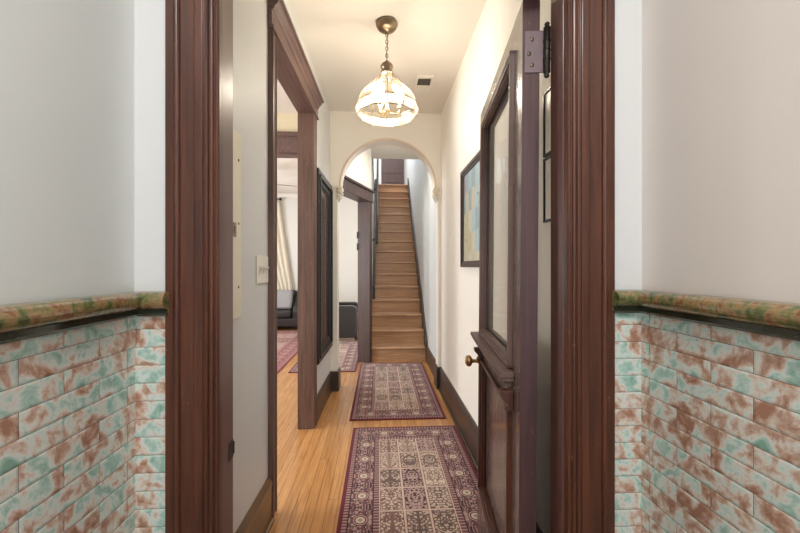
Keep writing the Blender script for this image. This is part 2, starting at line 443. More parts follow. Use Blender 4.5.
# ------------------------------------------------------------------ vestibule walls, tiles, rail
st(MB().box(-.72, -.62, -1.4, .97, 0, 2.95).build('wall_vestibule_left', VESTL))
st(MB().box(.712, .82, -1.4, .97, 0, 2.95).build('wall_vestibule_right', VESTR))
m = MB(); m.box(-.75, -.45, .97, 1.055, 0, 3.3); st(m.build('wall_front_left', GREYP))
m = MB(); m.box(.53, .85, .97, 1.055, 0, 3.3); st(m.build('wall_front_right', GREYP))
m = MB(); m.box(-.45, .53, .97, 1.055, 2.26, 3.3); st(m.build('wall_front_head', GREYP))
m = MB(); m.box(-.72, .82, -1.5, -1.4, 2.6, 3.0); m.box(-.72, -.5, -1.5, -1.4, 0, 2.6); m.box(.6, .82, -1.5, -1.4, 0, 2.6)
st(m.build('wall_vestibule_back', VESTL))
ZT = 1.288
st(MB().box(-.62, -.612, -1.4, .962, 0, ZT).build('trim_tiles_left', m_tile('marbled_tiles_left', 'y', .1804, -.05, .932, ZT, warm=.0)))
st(MB().box(.704, .712, -1.4, .962, 0, ZT).build('trim_tiles_right', m_tile('marbled_tiles_right', 'y', .1804, -.005, .932, ZT, warm=.035)))
st(MB().box(-.62, -.528, .962, .97, 0, ZT).build('trim_tiles_front_left', m_tile('marbled_tiles_front', 'x', 3.0, -.02, -1.7, ZT, warm=.01)))
st(MB().box(.62, .712, .962, .97, 0, ZT).build('trim_tiles_front_right', m_tile('marbled_tiles_front_right', 'x', 3.0, -.02, -1.3, ZT, warm=.0)))
RT = m_rail_tile('green_brown_rail_glaze')
def railprof():
    p = [(0, ZT - .004), (.012, ZT - .004), (.014, ZT + .004)]
    p += [(.017 + .022 * math.cos(a), ZT + .028 + .021 * math.sin(a)) for a in [math.radians(t) for t in range(-88, 91, 16)]]
    p += [(0, ZT + .05)]
    return p
rp = railprof()
def rail_run(name, f, a, b, axis):
    m = MB(); m.prism([f(p) for p in rp], a, b, axis); o = m.build(name, RT); st(o)
    for pl in o.data.polygons: pl.use_smooth = False
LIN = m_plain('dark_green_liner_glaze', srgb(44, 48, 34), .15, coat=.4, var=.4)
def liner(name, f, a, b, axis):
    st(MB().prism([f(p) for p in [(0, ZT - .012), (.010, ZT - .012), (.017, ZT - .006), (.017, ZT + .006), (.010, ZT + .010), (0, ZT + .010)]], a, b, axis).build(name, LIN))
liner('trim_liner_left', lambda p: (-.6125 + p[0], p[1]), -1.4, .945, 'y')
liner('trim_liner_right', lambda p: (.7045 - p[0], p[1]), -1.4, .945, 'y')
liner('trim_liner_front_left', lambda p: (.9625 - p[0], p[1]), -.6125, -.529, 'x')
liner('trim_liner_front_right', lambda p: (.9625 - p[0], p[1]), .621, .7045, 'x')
rail_run('trim_rail_left', lambda p: (-.614 + p[0], p[1]), -1.4, .952, 'y')
rail_run('trim_rail_right', lambda p: (.706 - p[0], p[1]), -1.4, .952, 'y')
rail_run('trim_rail_front_left', lambda p: (.964 - p[0], p[1]), -.614, -.526, 'x')
rail_run('trim_rail_front_right', lambda p: (.964 - p[0], p[1]), .618, .706, 'x')

# ------------------------------------------------------------------ inner doorway casing with mouldings
prof = [(0, 0), (0, .014), (.003, .018), (.022, .018), (.025, .022), (.029, .0255), (.033, .0255), (.037, .022), (.039, .015),
        (.071, .014), (.073, .021), (.076, .023), (.094, .023), (.097, .019), (.099, .019), (.101, .026), (.105, .029), (.109, .026), (.111, .022),
        (.113, .022), (.115, .030), (.119, .032), (.123, .030), (.125, .025), (.127, .025), (.129, .028), (.134, .028), (.136, .022), (.136, 0)]
def casing(name, x_outer, sgn, z0, z1):
    poly = [(x_outer + sgn * u, .972 - d) for u, d in prof]
    return st(MB().prism(poly, z0, z1, 'z').build(name, CASING, bevel=.0008, seg=1))
casing('trim_casing_left', -.538, 1, 0, 2.33)
casing('trim_casing_right', .628, -1, 0, 2.33)
m = MB(); m.box(-.54, .63, .945, .972, 2.24, 2.40); m.box(-.57, .66, .925, .972, 2.40, 2.44)
st(m.build('trim_casing_head', CASING, bevel=.003))
m = MB(); m.box(-.46, -.411, .965, 1.062, 0, 2.25); m.box(-.411, -.404, .968, 1.0, 0, 2.22)
jl = st(m.build('trim_jamb_left', JAMB, bevel=.0025))
s = MB(); s.box(-.4115, -.4095, 1.030, 1.060, .868, .918); s.box(-.4110, -.408, 1.056, 1.065, .876, .910)
s.build('strike_plate', IRON, jl, bevel=.001)
m = MB(); m.box(.500, .54, .965, 1.062, 0, 2.25); m.box(.490, .500, .968, 1.0, 0, 2.22)
st(m.build('trim_jamb_right', JAMB, bevel=.0025))
m = MB(); m.box(-.41, .494, .965, 1.062, 2.215, 2.26); st(m.build('trim_jamb_head', JAMB))
m = MB(); m.prism([(.93, 0), (.95, .016), (1.07, .016), (1.09, 0)], -.408, .494, 'x'); st(m.build('trim_threshold', CASE2Y))

# ------------------------------------------------------------------ hall left wall with the cased opening
OY0, OY1, OZ = 2.165, 3.222, 2.722
m = MB(); lbox(m, -.105, 0, 1.055, OY0 - .02, 0, CZ); lbox(m, -.105, 0, OY1 + .02, 4.30, 0, CZ); lbox(m, -.105, 0, OY0 - .02, OY1 + .02, OZ + .02, CZ)
st(m.build('wall_left', GREYP))
cp = [(0, 0), (.018, .0), (.026, .006), (.026, .018), (.020, .022), (.020, .084), (.028, .090), (.030, .100), (.028, .112), (.0, .118)]
cp = [(a, b * .74) for a, b in cp]
def lcasing(name, yin, sgn):
    poly = [(LX(yin + sgn * u, 0) + d, yin + sgn * u) for d, u in cp]
    return st(MB().prism(poly, 0, OZ, 'z').build(name, CASE2, bevel=.001, seg=1))
lcasing('trim_opening_near', OY0, -1)
lcasing('trim_opening_far', OY1, 1)
m = MB(); lprof(m, [(0, OZ - .004), (.034, OZ - .004), (.034, OZ + .012), (.024, OZ + .018), (.024, OZ + .095), (.034, OZ + .100), (.040, OZ + .118), (.056, OZ + .132), (.062, OZ + .148), (.078, OZ + .152), (.078, OZ + .17), (0, OZ + .17)], OY0 - .095, OY1 + .15)
st(m.build('trim_opening_cornice', CASE2Y, bevel=.0015, seg=1))
m = MB(); lbox(m, -.120, .003, OY0 - .02, OY0, 0, OZ); st(m.build('trim_opening_jamb_near', CASE2))
m = MB(); lbox(m, -.120, .003, OY1, OY1 + .02, 0, OZ); st(m.build('trim_opening_jamb_far', CASE2))
m = MB(); lbox(m, -.120, .003, OY0 - .02, OY1 + .02, OZ, OZ + .02); st(m.build('trim_opening_soffit', CASE2Y))
# casing on the room side of the same opening
m = MB(); lbox(m, -.121, -.103, OY0 - .13, OY0 - .004, 0, OZ + .13); lbox(m, -.121, -.103, OY1 + .004, OY1 + .13, 0, OZ + .13); lbox(m, -.121, -.103, OY0 - .004, OY1 + .004, OZ + .004, OZ + .13)
st(m.build('trim_opening_room_side', CASE2))
# wall between front and back room with its own wide opening
m = MB(); m.box(-4.4, -3.4, 4.30, 4.42, 0, CZ); m.box(-.80, LX(4.3, -.0), 4.30, 4.42, 0, CZ); m.box(-3.4, -.80, 4.30, 4.42, 2.92, CZ)
st(m.build('wall_between_rooms', m_paint('yellow_cream_paint', srgb(224, 212, 180), .6)))
m = MB(); m.box(-3.5, -.7, 4.27, 4.30, 2.70, 2.90); m.box(-3.54, -.68, 4.25, 4.30, 2.88, 2.93); m.box(-3.4, -.8, 4.29, 4.44, 2.68, 2.72)
m.box(-.80, -.70, 4.27, 4.30, 0, 2.70); m.box(-3.5, -3.4, 4.27, 4.30, 0, 2.70)
st(m.build('trim_room_opening', CASE2Y, bevel=.003))

# ------------------------------------------------------------------ hall right wall
m = MB(); m.box(XR, .85, 1.055, 4.28, 0, CZ); st(m.build('wall_right', WHITE))
m = MB(); m.box(XR, .85, 4.28, 10.4, 0, 5.8); st(m.build('wall_stair_right', BLUEW))
def bprof(z=.255): return [(0, 0), (.022, 0), (.022, z - .045), (.026, z - .040), (.026, z - .030), (.016, z - .012), (.010, z), (0, z)]
m = MB(); m.prism([(XR - o, z) for o, z in bprof()], 1.062, 4.205, 'y'); m.prism([(XR - .026 - o, z) for o, z in [(0, 0), (.014, 0), (.010, .012), (0, .018)]], 1.062, 4.20, 'y')
st(m.build('baseboard_right', BASEB))
m = MB(); lprof(m, bprof(.24), 1.055, OY0 - .090); lprof(m, [(.026, 0), (.04, 0), (.036, .012), (.026, .018)], 1.055, OY0 - .090); st(m.build('baseboard_left', BASEL))
m = MB(); lprof(m, bprof(.22), OY1 + .090, 4.205); st(m.build('baseboard_left_far', BASEB))

# ------------------------------------------------------------------ arch
AX, AR, AZ, AY0, AY1 = .093, .532, 2.305, 4.205, 4.38
JL, JR = -.482, .664      # faces of the arch's side piers, set back behind the springing
XL4 = LX(4.205)
pts = [(XL4, 0), (AX - AR, 0)] + [(AX + AR * math.cos(t), AZ + AR * math.sin(t)) for t in [PI - PI * i / 40 for i in range(41)]] + [(AX + AR, 0), (XR, 0), (XR, CZ), (XL4, CZ)]
m = MB()
def strip(mb, y0, y1, inner, outer_pts):
    pass
arcp = [(AX + AR * math.cos(PI - PI * i / 40), AZ + AR * math.sin(PI - PI * i / 40)) for i in range(41)]
topp = [(XL4 + (XR - XL4) * i / 40, CZ) for i in range(41)]
front = []; vs = []; fs = []
for yy in (AY0, AY1):
    for p in arcp: vs.append((p[0], yy, p[1]))
    for p in topp: vs.append((p[0], yy, p[1]))
for k in range(2):
    b = 82 * k
    for i in range(40): fs.append((b + i, b + i + 1, b + 41 + i + 1, b + 41 + i))
for i in range(40): fs.append((i, i + 1, 82 + i + 1, 82 + i))
fs.append((0, 41, 123, 82)); fs.append((40, 81, 163, 122)); fs += [(41 + i, 42 + i, 124 + i, 123 + i) for i in range(40)]
m.add(vs, fs)
m.box(XL4, JL, AY0, AY1, 0, AZ); m.box(JR, XR, AY0, AY1, 0, AZ); m.box(JL, AX - AR, AY0, AY1, AZ - .004, AZ); m.box(AX + AR, JR, AY0, AY1, AZ - .004, AZ)
# the two triangles of wall beside the springing
m.add([(XL4, y, z) for y in (AY0, AY1) for z in (AZ, CZ)] + [(AX - AR, y, AZ) for y in (AY0, AY1)], [(0, 1, 4), (2, 5, 3)])
m.add([(XR, y, z) for y in (AY0, AY1) for z in (AZ, CZ)] + [(AX + AR, y, AZ) for y in (AY0, AY1)], [(0, 4, 1), (2, 3, 5)])
st(m.build('wall_arch', WHITE))
# rounded plaster bead following the arch
m = MB(); m.tube([(AX + (AR + .012) * math.cos(PI - PI * i / 48), AY0 + .006, AZ + (AR + .012) * math.sin(PI - PI * i / 48)) for i in range(49)], .014, 8)
st(m.build('trim_arch_bead', m_paint('arch_bead_plaster', srgb(222, 204, 186), .6)))
for nm, xs, sg in (('trim_corbel_left', JL, 1), ('trim_corbel_right', JR, -1)):
    m = MB(); q = AX - sg * AR; lo, hi = min(xs - sg * .012, q + sg * .012), max(xs - sg * .012, q + sg * .012)
    m.box(lo, hi, AY0 - .026, AY1 + .01, AZ - .028, AZ - .002)
    c1 = xs + sg * .022
    m.lathe([(.001, AY0 - .022), (.030, AY0 - .022), (.032, AY0 - .010), (.032, AY1)], (c1, 0, AZ - .058), 18, 'y')
    m.lathe([(.001, AY0 - .030), (.013, AY0 - .030), (.014, AY0 - .020), (.014, AY0)], (c1, 0, AZ - .058), 12, 'y')
    m.lathe([(.001, AY0 - .016), (.020, AY0 - .016), (.022, AY0 - .006), (.022, AY1)], (xs + sg * .012, 0, AZ - .105), 16, 'y')
    m.lathe([(.001, AY0 - .012), (.012, AY0 - .012), (.013, AY0), (.013, AY1)], (xs + sg * .004, 0, AZ - .135), 12, 'y')
    st(m.build(nm, CORB))
m = MB(); m.box(XL4, JL + .02, AY0 - .024, AY1 + .02, 0, .205); m.box(XL4, JL + .012, AY0 - .016, AY1 + .02, .205, .22); st(m.build('baseboard_arch_left', BASEB, bevel=.003))
m = MB(); m.box(JR - .02, XR, AY0 - .024, AY1 + .02, 0, .235); m.box(JR - .012, XR, AY0 - .016, AY1 + .02, .235, .25); st(m.build('baseboard_arch_right', BASEB, bevel=.003))
m = MB(); m.prism([(XR - o, z) for o, z in bprof(.23)], AY1 + .02, 5.44, 'y'); st(m.build('baseboard_stair_right', BASEB))

# ------------------------------------------------------------------ slanting wall with the doorway to the back room
DA = math.atan2(.939, .344) - PI / 2            # local +y runs along the wall
DX = Matrix.Translation((-.165, 5.40, 0)) @ Matrix.Rotation(DA, 4, 'Z')
HZ = 2.34
m = MB(); m.box(-.14, 0, 0, .09, 0, CZ, DX); m.box(-.14, 0, -1.02, 0, HZ + .02, CZ, DX); st(m.build('wall_diagonal', WHITE))
m = MB(); m.box(-.165, .024, -.02, .002, 0, HZ, DX); m.box(.0, .026, -.018, .075, 0, HZ, DX); dj = st(m.build('trim_diagonal_jamb', PURP, bevel=.003))
hm = MB()
for zc in (1.86, 1.69): hm.box(-.165, -.135, -.023, -.019, zc - .045, zc + .045, DX); hm.tube([DX @ Vector((-.168, -.024, zc - .05)), DX @ Vector((-.168, -.024, zc + .05))], .008)
hm.build('hinge_leaf', IRON, dj)
m = MB(); m.box(-.165, .025, -1.02, .02, HZ, HZ + .03, DX); m.box(0, .030, -1.02, .095, HZ, HZ + .15, DX); m.box(0, .055, -1.02, .12, HZ + .145, HZ + .175, DX); m.box(0, .04, -1.02, .105, HZ - .004, HZ + .014, DX)
st(m.build('trim_diagonal_head', PURP, bevel=.004))

# ------------------------------------------------------------------ back room and front room shells
m = MB(); m.box(-4.4, -.13, 9.0, 9.2, 0, CZ); st(m.build('wall_room_back', ROOMP))
m = MB()
for y0, y1, z0, z1 in ((.97, 1.5, 0, CZ), (1.5, 3.4, 0, .7), (1.5, 3.4, 2.5, CZ), (3.4, 5.4, 0, CZ), (5.4, 7.6, 0, .7), (5.4, 7.6, 2.5, CZ), (7.6, 9.2, 0, CZ)): m.box(-4.5, -4.4, y0, y1, z0, z1)
st(m.build('wall_room_left', ROOMP))
for i, (y0, y1) in enumerate(((1.5, 3.4), (5.4, 7.6))):
    m = MB(); m.box(-4.46, -4.40, y0, y0 + .06, .7, 2.5); m.box(-4.46, -4.40, y1 - .06, y1, .7, 2.5); m.box(-4.46, -4.40, y0, y1, .7, .76); m.box(-4.46, -4.40, y0, y1, 2.44, 2.5)
    m.box(-4.45, -4.41, y0, y1, 1.57, 1.62); m.box(-4.45, -4.41, (y0 + y1) / 2 - .02, (y0 + y1) / 2 + .02, .7, 2.5)
    w = st(m.build('window_%d' % (i + 1), IVORY)); MB().box(-4.432, -4.428, y0, y1, .7, 2.5).build('pane', m_glass('window_glass'), w)
m = MB(); m.box(-4.4, -.75, .97, 1.055, 0, CZ); st(m.build('wall_room_front', ROOMP))
m = MB(); m.box(-4.4, -.30, 8.975, 9.0, 0, .17); st(m.build('baseboard_room_back', m_plain('white_trim', srgb(225, 222, 214), .4)))
m = MB(); m.box(-4.4, -.30, 8.93, 9.0, 3.05, CZ); st(m.build('trim_room_crown', m_plain('white_crown', srgb(235, 233, 228), .5), bevel=.02))

# ------------------------------------------------------------------ stairwell
SX0, SX1, SY0, RISE, RUN, NS = -.128, .672, 5.452, .212, .2365, 16
m = MB(); m.box(-.30, -.13, 5.49, 9.0, 0, 3.38); st(m.build('wall_stair_left', WHITE))
stair = thing('staircase', 'steep straight wooden staircase rising beyond the plaster arch', 'stairs', (.27, SY0, 0))
inv = Matrix.Translation((-.27, -SY0, 0))
for i in range(NS):
    y = SY0 + i * RUN; z = (i + 1) * RISE
    xl = SX0 if i < 5 else SX0 + .045
    last = i == NS - 1
    m = MB(); m.box(xl, SX1, y - .028, y + (RUN if not last else .06), z - .03, z, inv); m.build('tread', STAIRW, stair, bevel=.009, seg=3)
    m = MB(); m.box(xl, SX1, y, y + .02, z - RISE, z - .03, inv); m.build('riser', STAIRW, stair)
def skirt(x0, x1, i0, y1, lift):
    ya = SY0 + i0 * RUN - .03
    za = lambda y: (y - SY0) / RUN * RISE + RISE
    return [(ya, max(0, za(ya) - .5)), (ya, za(ya) + lift), (y1, za(y1) + lift), (y1, za(y1) - .5)]
m = MB(); m.prism([(y - SY0, z) for y, z in skirt(0, 0, -.15, 9.05, .14)], SX1 - .27, XR - .272, 'x'); m.build('skirt_board', SKIRT, stair, bevel=.004)
m = MB(); m.prism([(y - SY0, z) for y, z in skirt(0, 0, 3.6, 9.02, .12)], SX0 - .27, SX0 + .045 - .27, 'x'); m.build('skirt_board', SKIRT, stair, bevel=.004)
hr = thing('handrail', 'dark handrail climbing the left side wall of the stairs', 'handrail', (SX0, 6.25, 1.06))
m = MB(); sl = RISE / RUN
m.tube([(.075, 0, .72), (.075, .02, .78), (.075, 2.9, .78 + 2.88 * sl * .985)], .024, 10); m.build('rail', SKIRT, hr)
for yy in (.12, 1.4, 2.6):
    b = MB(); zz = .78 + yy * sl * .985 - .02; b.tube([(0, yy, zz - .07), (.04, yy, zz - .06), (.072, yy, zz)], .009, 8); b.lathe([(.028, 0), (.026, .008), (.012, .012)], (0, yy, zz - .07), 12, 'x'); b.build('bracket', IRON, hr)
bal = thing('balustrade', 'dark upstairs balustrade along the open edge of the stairwell', 'balustrade', (-.17, 6.1, 3.38))
m = MB(); m.box(-.03, .03, 0, 2.85, .002, .10); m.build('bottom_rail', SKIRT, bal)
m = MB(); m.box(-.03, .03, 0, 2.85, .88, .94); m.build('top_rail', SKIRT, bal, bevel=.012)
for k in range(22):
    b = MB(); b.lathe([(.018, .10), (.018, .22), (.012, .26), (.02, .45), (.012, .7), (.018, .74), (.018, .88)], (0, .08 + k * .125, 0), 8); b.build('baluster', SKIRT, bal)
# upstairs
m = MB(); m.box(-1.6, .85, 9.0, 10.4, 3.2, 3.38); m.box(-1.6, -.30, 6.02, 9.0, 3.38, 3.385)
st(m.build('floor_upstairs', FLOOR))
m = MB(); m.box(-1.6, .03, 10.3, 10.4, 3.38, 5.8); m.box(.66, .7, 10.3, 10.4, 3.38, 5.8); m.box(.03, .66, 10.3, 10.4, 5.45, 5.8); st(m.build('wall_upstairs_back', BLUEW))
st(MB().box(-1.7, -1.6, 5.0, 10.4, 3.38, 5.8).build('wall_upstairs_left', BLUEW))
st(MB().box(-1.7, .85, 4.9, 5.0, 3.38, 5.8).build('wall_upstairs_front', BLUEW))
st(MB().box(-1.7, .85, 4.9, 10.4, 5.8, 5.9).build('ceiling_upstairs', CEIL))
dd = bpy.data.objects.new('door_2', None); C.objects.link(dd); dd.location = (.035, 10.24, 3.385); st(dd, 'dark panelled door on the upstairs landing at the top of the stairs', 'door')
m = MB(); m.box(0, .10, 0, .04, 0, 2.05); m.box(.53, .625, 0, .04, 0, 2.05)
for a, b in ((0, .14), (.34, .40), (.60, .68), (1.0, 1.1), (1.5, 1.6), (1.93, 2.05)): m.box(.10, .53, 0, .04, a, b)
m.build('frame', PURP, dd, bevel=.003); MB().box(.09, .54, .015, .03, .1, 1.98).build('panel', PURP, dd)

# ------------------------------------------------------------------ the open inner door
ang = -math.atan2(.101, .84)
door = bpy.data.objects.new('door_1', None); C.objects.link(door); door.location = (.4085, 1.082, .012); door.rotation_euler = (0, .0075, ang)   # the old leaf hangs a touch out of plumb
st(door, 'tall dark glazed wooden door standing open against the right wall', 'door')
DW, DT, DH = .845, .050, 2.185
m = MB()
m.box(.001, DT - .001, .004, .112, 0, DH); m.box(.001, DT - .001, DW - .112, DW, 0, DH)
m.box(.002, DT - .002, .112, DW - .112, DH - .10, DH); m.box(.002, DT - .002, .112, DW - .112, .93, 1.07); m.box(.002, DT - .002, .112, DW - .112, 0, .29)
m.build('door_frame', DOORW, door, bevel=.0015)
MB().box(0, DT, .0, .004, 0, DH).build('hinge_edge', DOOREDGE, door)
MB().box(.020, .032, .10, DW - .10, .28, .94).build('lower_panel', DOORW, door)
def mould(name, y0, y1, z0, z1, mat):
    m = MB()
    for sx, s in ((0, -1), (DT, 1)):
        k_ = 1 if s < 0 else .25
        a = lambda d, sx=sx, s=s, k_=k_: sx + s * d * k_
        w = .030
        for (u0, u1, d) in ((0, .012, .014), (.010, .022, .010), (.020, w, .003)):
            xa, xb = sorted((a(d), (sx - s * .018)))
            m.box(xa, xb, y0 + u0, y0 + u1, z0 + u0, z1 - u0); m.box(xa, xb, y1 - u1, y1 - u0, z0 + u0, z1 - u0)
            m.box(xa, xb, y0 + u0, y1 - u0, z0 + u0, z0 + u1); m.box(xa, xb, y0 + u0, y1 - u0, z1 - u1, z1 - u0)
    return m.build(name, mat, door, bevel=.002, merge=False)
mould('glass_moulding', .104, DW - .104, 1.055, DH - .092, CASE2)
mould('panel_moulding', .104, DW - .104, .282, .938, CASING)
MB().box(.022, .027, .11, DW - .11, 1.07, DH - .10).build('glass_pane', DPANE, door)
m = MB(); m.box(-.046, .0, .070, DW - .035, 1.034, 1.052); m.box(-.038, .0, .076, DW - .042, 1.020, 1.035); m.box(-.026, .0, .09, DW - .045, 1.000, 1.019); m.box(-.012, 0, .10, DW - .06, .985, 1.001)
sh = m.build('shelf', CASE2Y, door, bevel=.0025)
for yy in (.094, DW - .13):
    b = MB(); b.prism([(0, .99), (-.040, .99), (-.040, .975), (-.022, .955), (-.018, .945), (-.026, .94), (-.026, .928), (0, .922)], yy - .016, yy + .016, 'y'); b.build('corbel', CASING, sh, bevel=.002)
kn = MB(); kn.lathe([(.003, 0), (.024, 0), (.024, -.004), (.018, -.007), (.010, -.010), (.009, -.034), (.013, -.040), (.024, -.044), (.029, -.052), (.029, -.060), (.024, -.069), (.012, -.074), (.001, -.075)], (0, DW - .055, .905), 20, 'x', cap=False)
kn.lathe([(.003, DT), (.024, DT), (.018, DT + .007), (.009, DT + .010), (.009, DT + .03), (.028, DT + .045), (.024, DT + .058), (.001, DT + .062)], (0, DW - .055, .905), 20, 'x', cap=False)
kn.build('door_knob', BRASS, door)
for zc in (2.025, .22):
    h = MB(); h.box(.006, DT + .014, -.003, .001, zc - .062, zc + .062); hp = h.build('hinge', PLATE, door, bevel=.001)
    b = MB(); b.lathe([(.001, zc - .082), (.005, zc - .081), (.008, zc - .076), (.005, zc - .070), (.010, zc - .066), (.010, zc + .066), (.005, zc + .070), (.008, zc + .076), (.005, zc + .081), (.001, zc + .082)], (DT + .018, -.009, 0), 14)
    for q in (-.027, 0, .027): b.lathe([(.0112, zc + q - .002), (.0112, zc + q + .002)], (DT + .018, -.009, 0), 14)
    b.build('hinge_barrel', IRON, hp)
    for sx, sz in ((.026, .036), (.018, -.006), (.027, -.040)):
        s_ = MB(); s_.lathe([(.001, -.0055), (.0058, -.005), (.006, -.0025)], (sx, 0, zc + sz), 10, 'y'); s_.build('screw', BRONZE, hp)

# ------------------------------------------------------------------ rugs
def rug(name, x0, x1, y0, y1, mat, label, group=None):
    hw, hl = (x1 - x0) / 2, (y1 - y0) / 2
    m = MB(); m.box(-hw, hw, -hl, hl, 0, .009)
    o = m.build(name, mat, bevel=.003); o.location = ((x0 + x1) / 2, (y0 + y1) / 2, .0005)
    return tag(o, label, 'rug', group)
RUGM = m_rug('garden_panel_carpet', .4425, .995, 3, 7, .2175, .765)
r1 = rug('runner_rug', -.230, .655, 1.22, 3.21, RUGM, 'burgundy patterned runner rug lying nearest, beside the open door', 'runner rugs')
r2 = r1.copy(); C.objects.link(r2); r2.location = (.165, 4.365, .0005); r2.rotation_euler = (0, 0, PI); tag(r2, 'burgundy patterned runner rug under the arch, ending at the foot of the stairs', 'rug', 'runner rugs')
r3 = r1.copy(); C.objects.link(r3); r3.location = (-.765, 5.93, .0005); tag(r3, 'small patterned rug seen through the doorway beside the stairs, before the dark armchair', 'rug', 'runner rugs')
m = MB(); m.box(-1.2, 1.2, -1.75, 1.75, 0, .009)
o = m.build('area_rug', m_rug('red_medallion_carpet', 1.2, 1.75, 4, 6, .85, 1.4, .35), bevel=.003); o.location = (-2.535, 6.38, .0005)
tag(o, 'large red patterned rug in front of the black sofa, seen through the left opening', 'rug')

# ------------------------------------------------------------------ pendant lamp
PX, PY = .049, 2.66
lamp = thing('pendant_lamp', 'lit faceted glass pendant lamp hanging on a bronze chain', 'lamp', (PX, PY, CZ))
MB().lathe([(.001, -.074), (.010, -.074), (.013, -.066), (.022, -.060), (.036, -.056), (.054, -.050), (.068, -.038), (.077, -.020), (.079, -.012), (.076, -.008), (.066, -.004), (.060, 0), (.001, 0)], n=28).build('canopy', BRONZE, lamp)
ch = MB(); z = -.072; k = 0
while z > -.285:
    pts = []
    for i in range(14):
        a = 2 * PI * i / 14
        u, w = .009 * math.cos(a), .0165 * math.sin(a)
        pts.append((u if k % 2 == 0 else 0, 0 if k % 2 == 0 else u, z - .014 + w))
    ch.tube(pts, .0026, 6, closed=True); z -= .025; k += 1
ch.tube([(.004, .003, -.07), (.006, -.004, -.16), (-.003, .003, -.22), (0, 0, -.29)], .0025, 6)
ch.build('chain', BRONZE, lamp)
MB().lathe([(.004, -.265), (.010, -.273), (.012, -.283), (.030, -.290), (.043, -.305), (.046, -.317), (.040, -.331), (.032, -.341), (.034, -.349), (.046, -.357), (.050, -.367), (.044, -.371), (.001, -.369)], n=24).build('cap', BRONZE, lamp)
NF = 12
sp = [(.045, -.369), (.085, -.417), (.135, -.470), (.182, -.521), (.214, -.567), (.226, -.601)]
sm_ = MB(); sm_.lathe(sp, (0, 0, 0), NF, smooth=False, cap=False); shade = sm_.build('glass_shade', SHADEG, lamp)
md = shade.modifiers.new('thick', 'SOLIDIFY'); md.thickness = .003
bd = MB(); bd.lathe([(.226, -.601), (.224, -.627), (.212, -.665)], (0, 0, 0), NF, smooth=False, cap=False)
band = bd.build('glass_band', m_glass('crinkled_glass', (.94, .92, .87), .08, .10, (.92, .88, .8), .2), lamp); md = band.modifiers.new('thick', 'SOLIDIFY'); md.thickness = .003
cm = MB()
for k in range(NF):
    a = 2 * PI * k / NF
    cm.tube([(r * math.cos(a), r * math.sin(a), z) for r, z in sp + [(.224, -.627), (.212, -.665)]], .0026, 5)
for r, z in ((.226, -.601), (.212, -.665), (.135, -.470)):
    cm.tube([(r * math.cos(2 * PI * k / NF), r * math.sin(2 * PI * k / NF), z) for k in range(NF)], .0030, 6, closed=True)
cm.build('brass_came', m_plain('pale_brass', (.30, .21, .11), .4, 1.0), lamp)
st_ = MB(); st_.lathe([(.001, -.685), (.006, -.681), (.012, -.665), (.008, -.655), (.018, -.640), (.022, -.625), (.010, -.610), (.007, -.365), (.001, -.365)], n=16)
sa = [PI * .5 + 2 * PI * k / 3 + .5 for k in range(3)]
for a in sa:
    ca, sn = math.cos(a), math.sin(a)
    st_.tube([(r * ca, r * sn, z) for r, z in ((.015, -.630), (.04, -.655), (.07, -.655), (.09, -.635), (.092, -.610))], .004, 8)
    st_.lathe([(.001, -.617), (.020, -.615), (.016, -.607), (.013, -.605), (.013, -.565), (.001, -.565)], (.092 * ca, .092 * sn, 0), 12)
st_.build('arm_cluster', m_plain('lamp_brass', (.6, .42, .2), .3, 1.0), lamp)
for a in sa:
    b = MB(); b.lathe([(.001, -.565), (.012, -.563), (.016, -.550), (.026, -.530), (.030, -.510), (.027, -.490), (.016, -.473), (.001, -.468)], (.092 * math.cos(a), .092 * math.sin(a), 0), 16, cap=False); b.build('bulb', BULB, lamp)

# ------------------------------------------------------------------ ceiling vent
v = thing('ceiling_vent', 'small square metal air vent in the hall ceiling behind the lamp', 'vent', (.415, 3.515, CZ))
m = MB(); m.box(-.080, .080, -.145, -.110, -.012, 0); m.box(-.080, .080, .030, .145, -.012, 0); m.box(-.080, -.060, -.110, .030, -.012, 0); m.box(.060, .080, -.110, .030, -.012, 0); m.build('frame', IVORY, v, bevel=.004)
MB().box(-.060, .060, -.110, .030, -.002, -.0005).build('backing', DARKSLOT, v)
for k in range(6):
    s_ = MB(); s_.box(-.060, .060, -.011, .011, -.001, .001, Matrix.Translation((0, -.100 + k * .0235, -.007)) @ Matrix.Rotation(.7, 4, 'X')); s_.build('louvre', m_plain('vent_louvre', (.22, .19, .16), .5) if k == 0 else bpy.data.materials['vent_louvre'], v)

# ------------------------------------------------------------------ things on the walls
AL = -math.atan(.027)
mir = thing('framed_artwork', 'tall black-framed glazed panel hanging on the left wall before the arch', 'picture', (LX(3.345), 3.345, .52), AL)
MW, MH = .80, 1.765
m = MB()
for a, b, d in ((0, .05, .036), (.046, .075, .048), (.072, .115, .028), (.112, .135, .018)):
    m.box(.002, d, a, b, a, MH - a); m.box(.002, d, MW - b, MW - a, a, MH - a); m.box(.002, d, a, MW - a, a, b); m.box(.002, d, a, MW - a, MH - b, MH - a)
m.build('frame', BLACKF, mir, bevel=.003, merge=False)
MB().box(.002, .008, .12, MW - .12, .12, MH - .12).build('picture', TERRA, mir)
MB().box(.010, .013, .125, MW - .125, .125, MH - .125).build('glass', PICGLASS, mir)

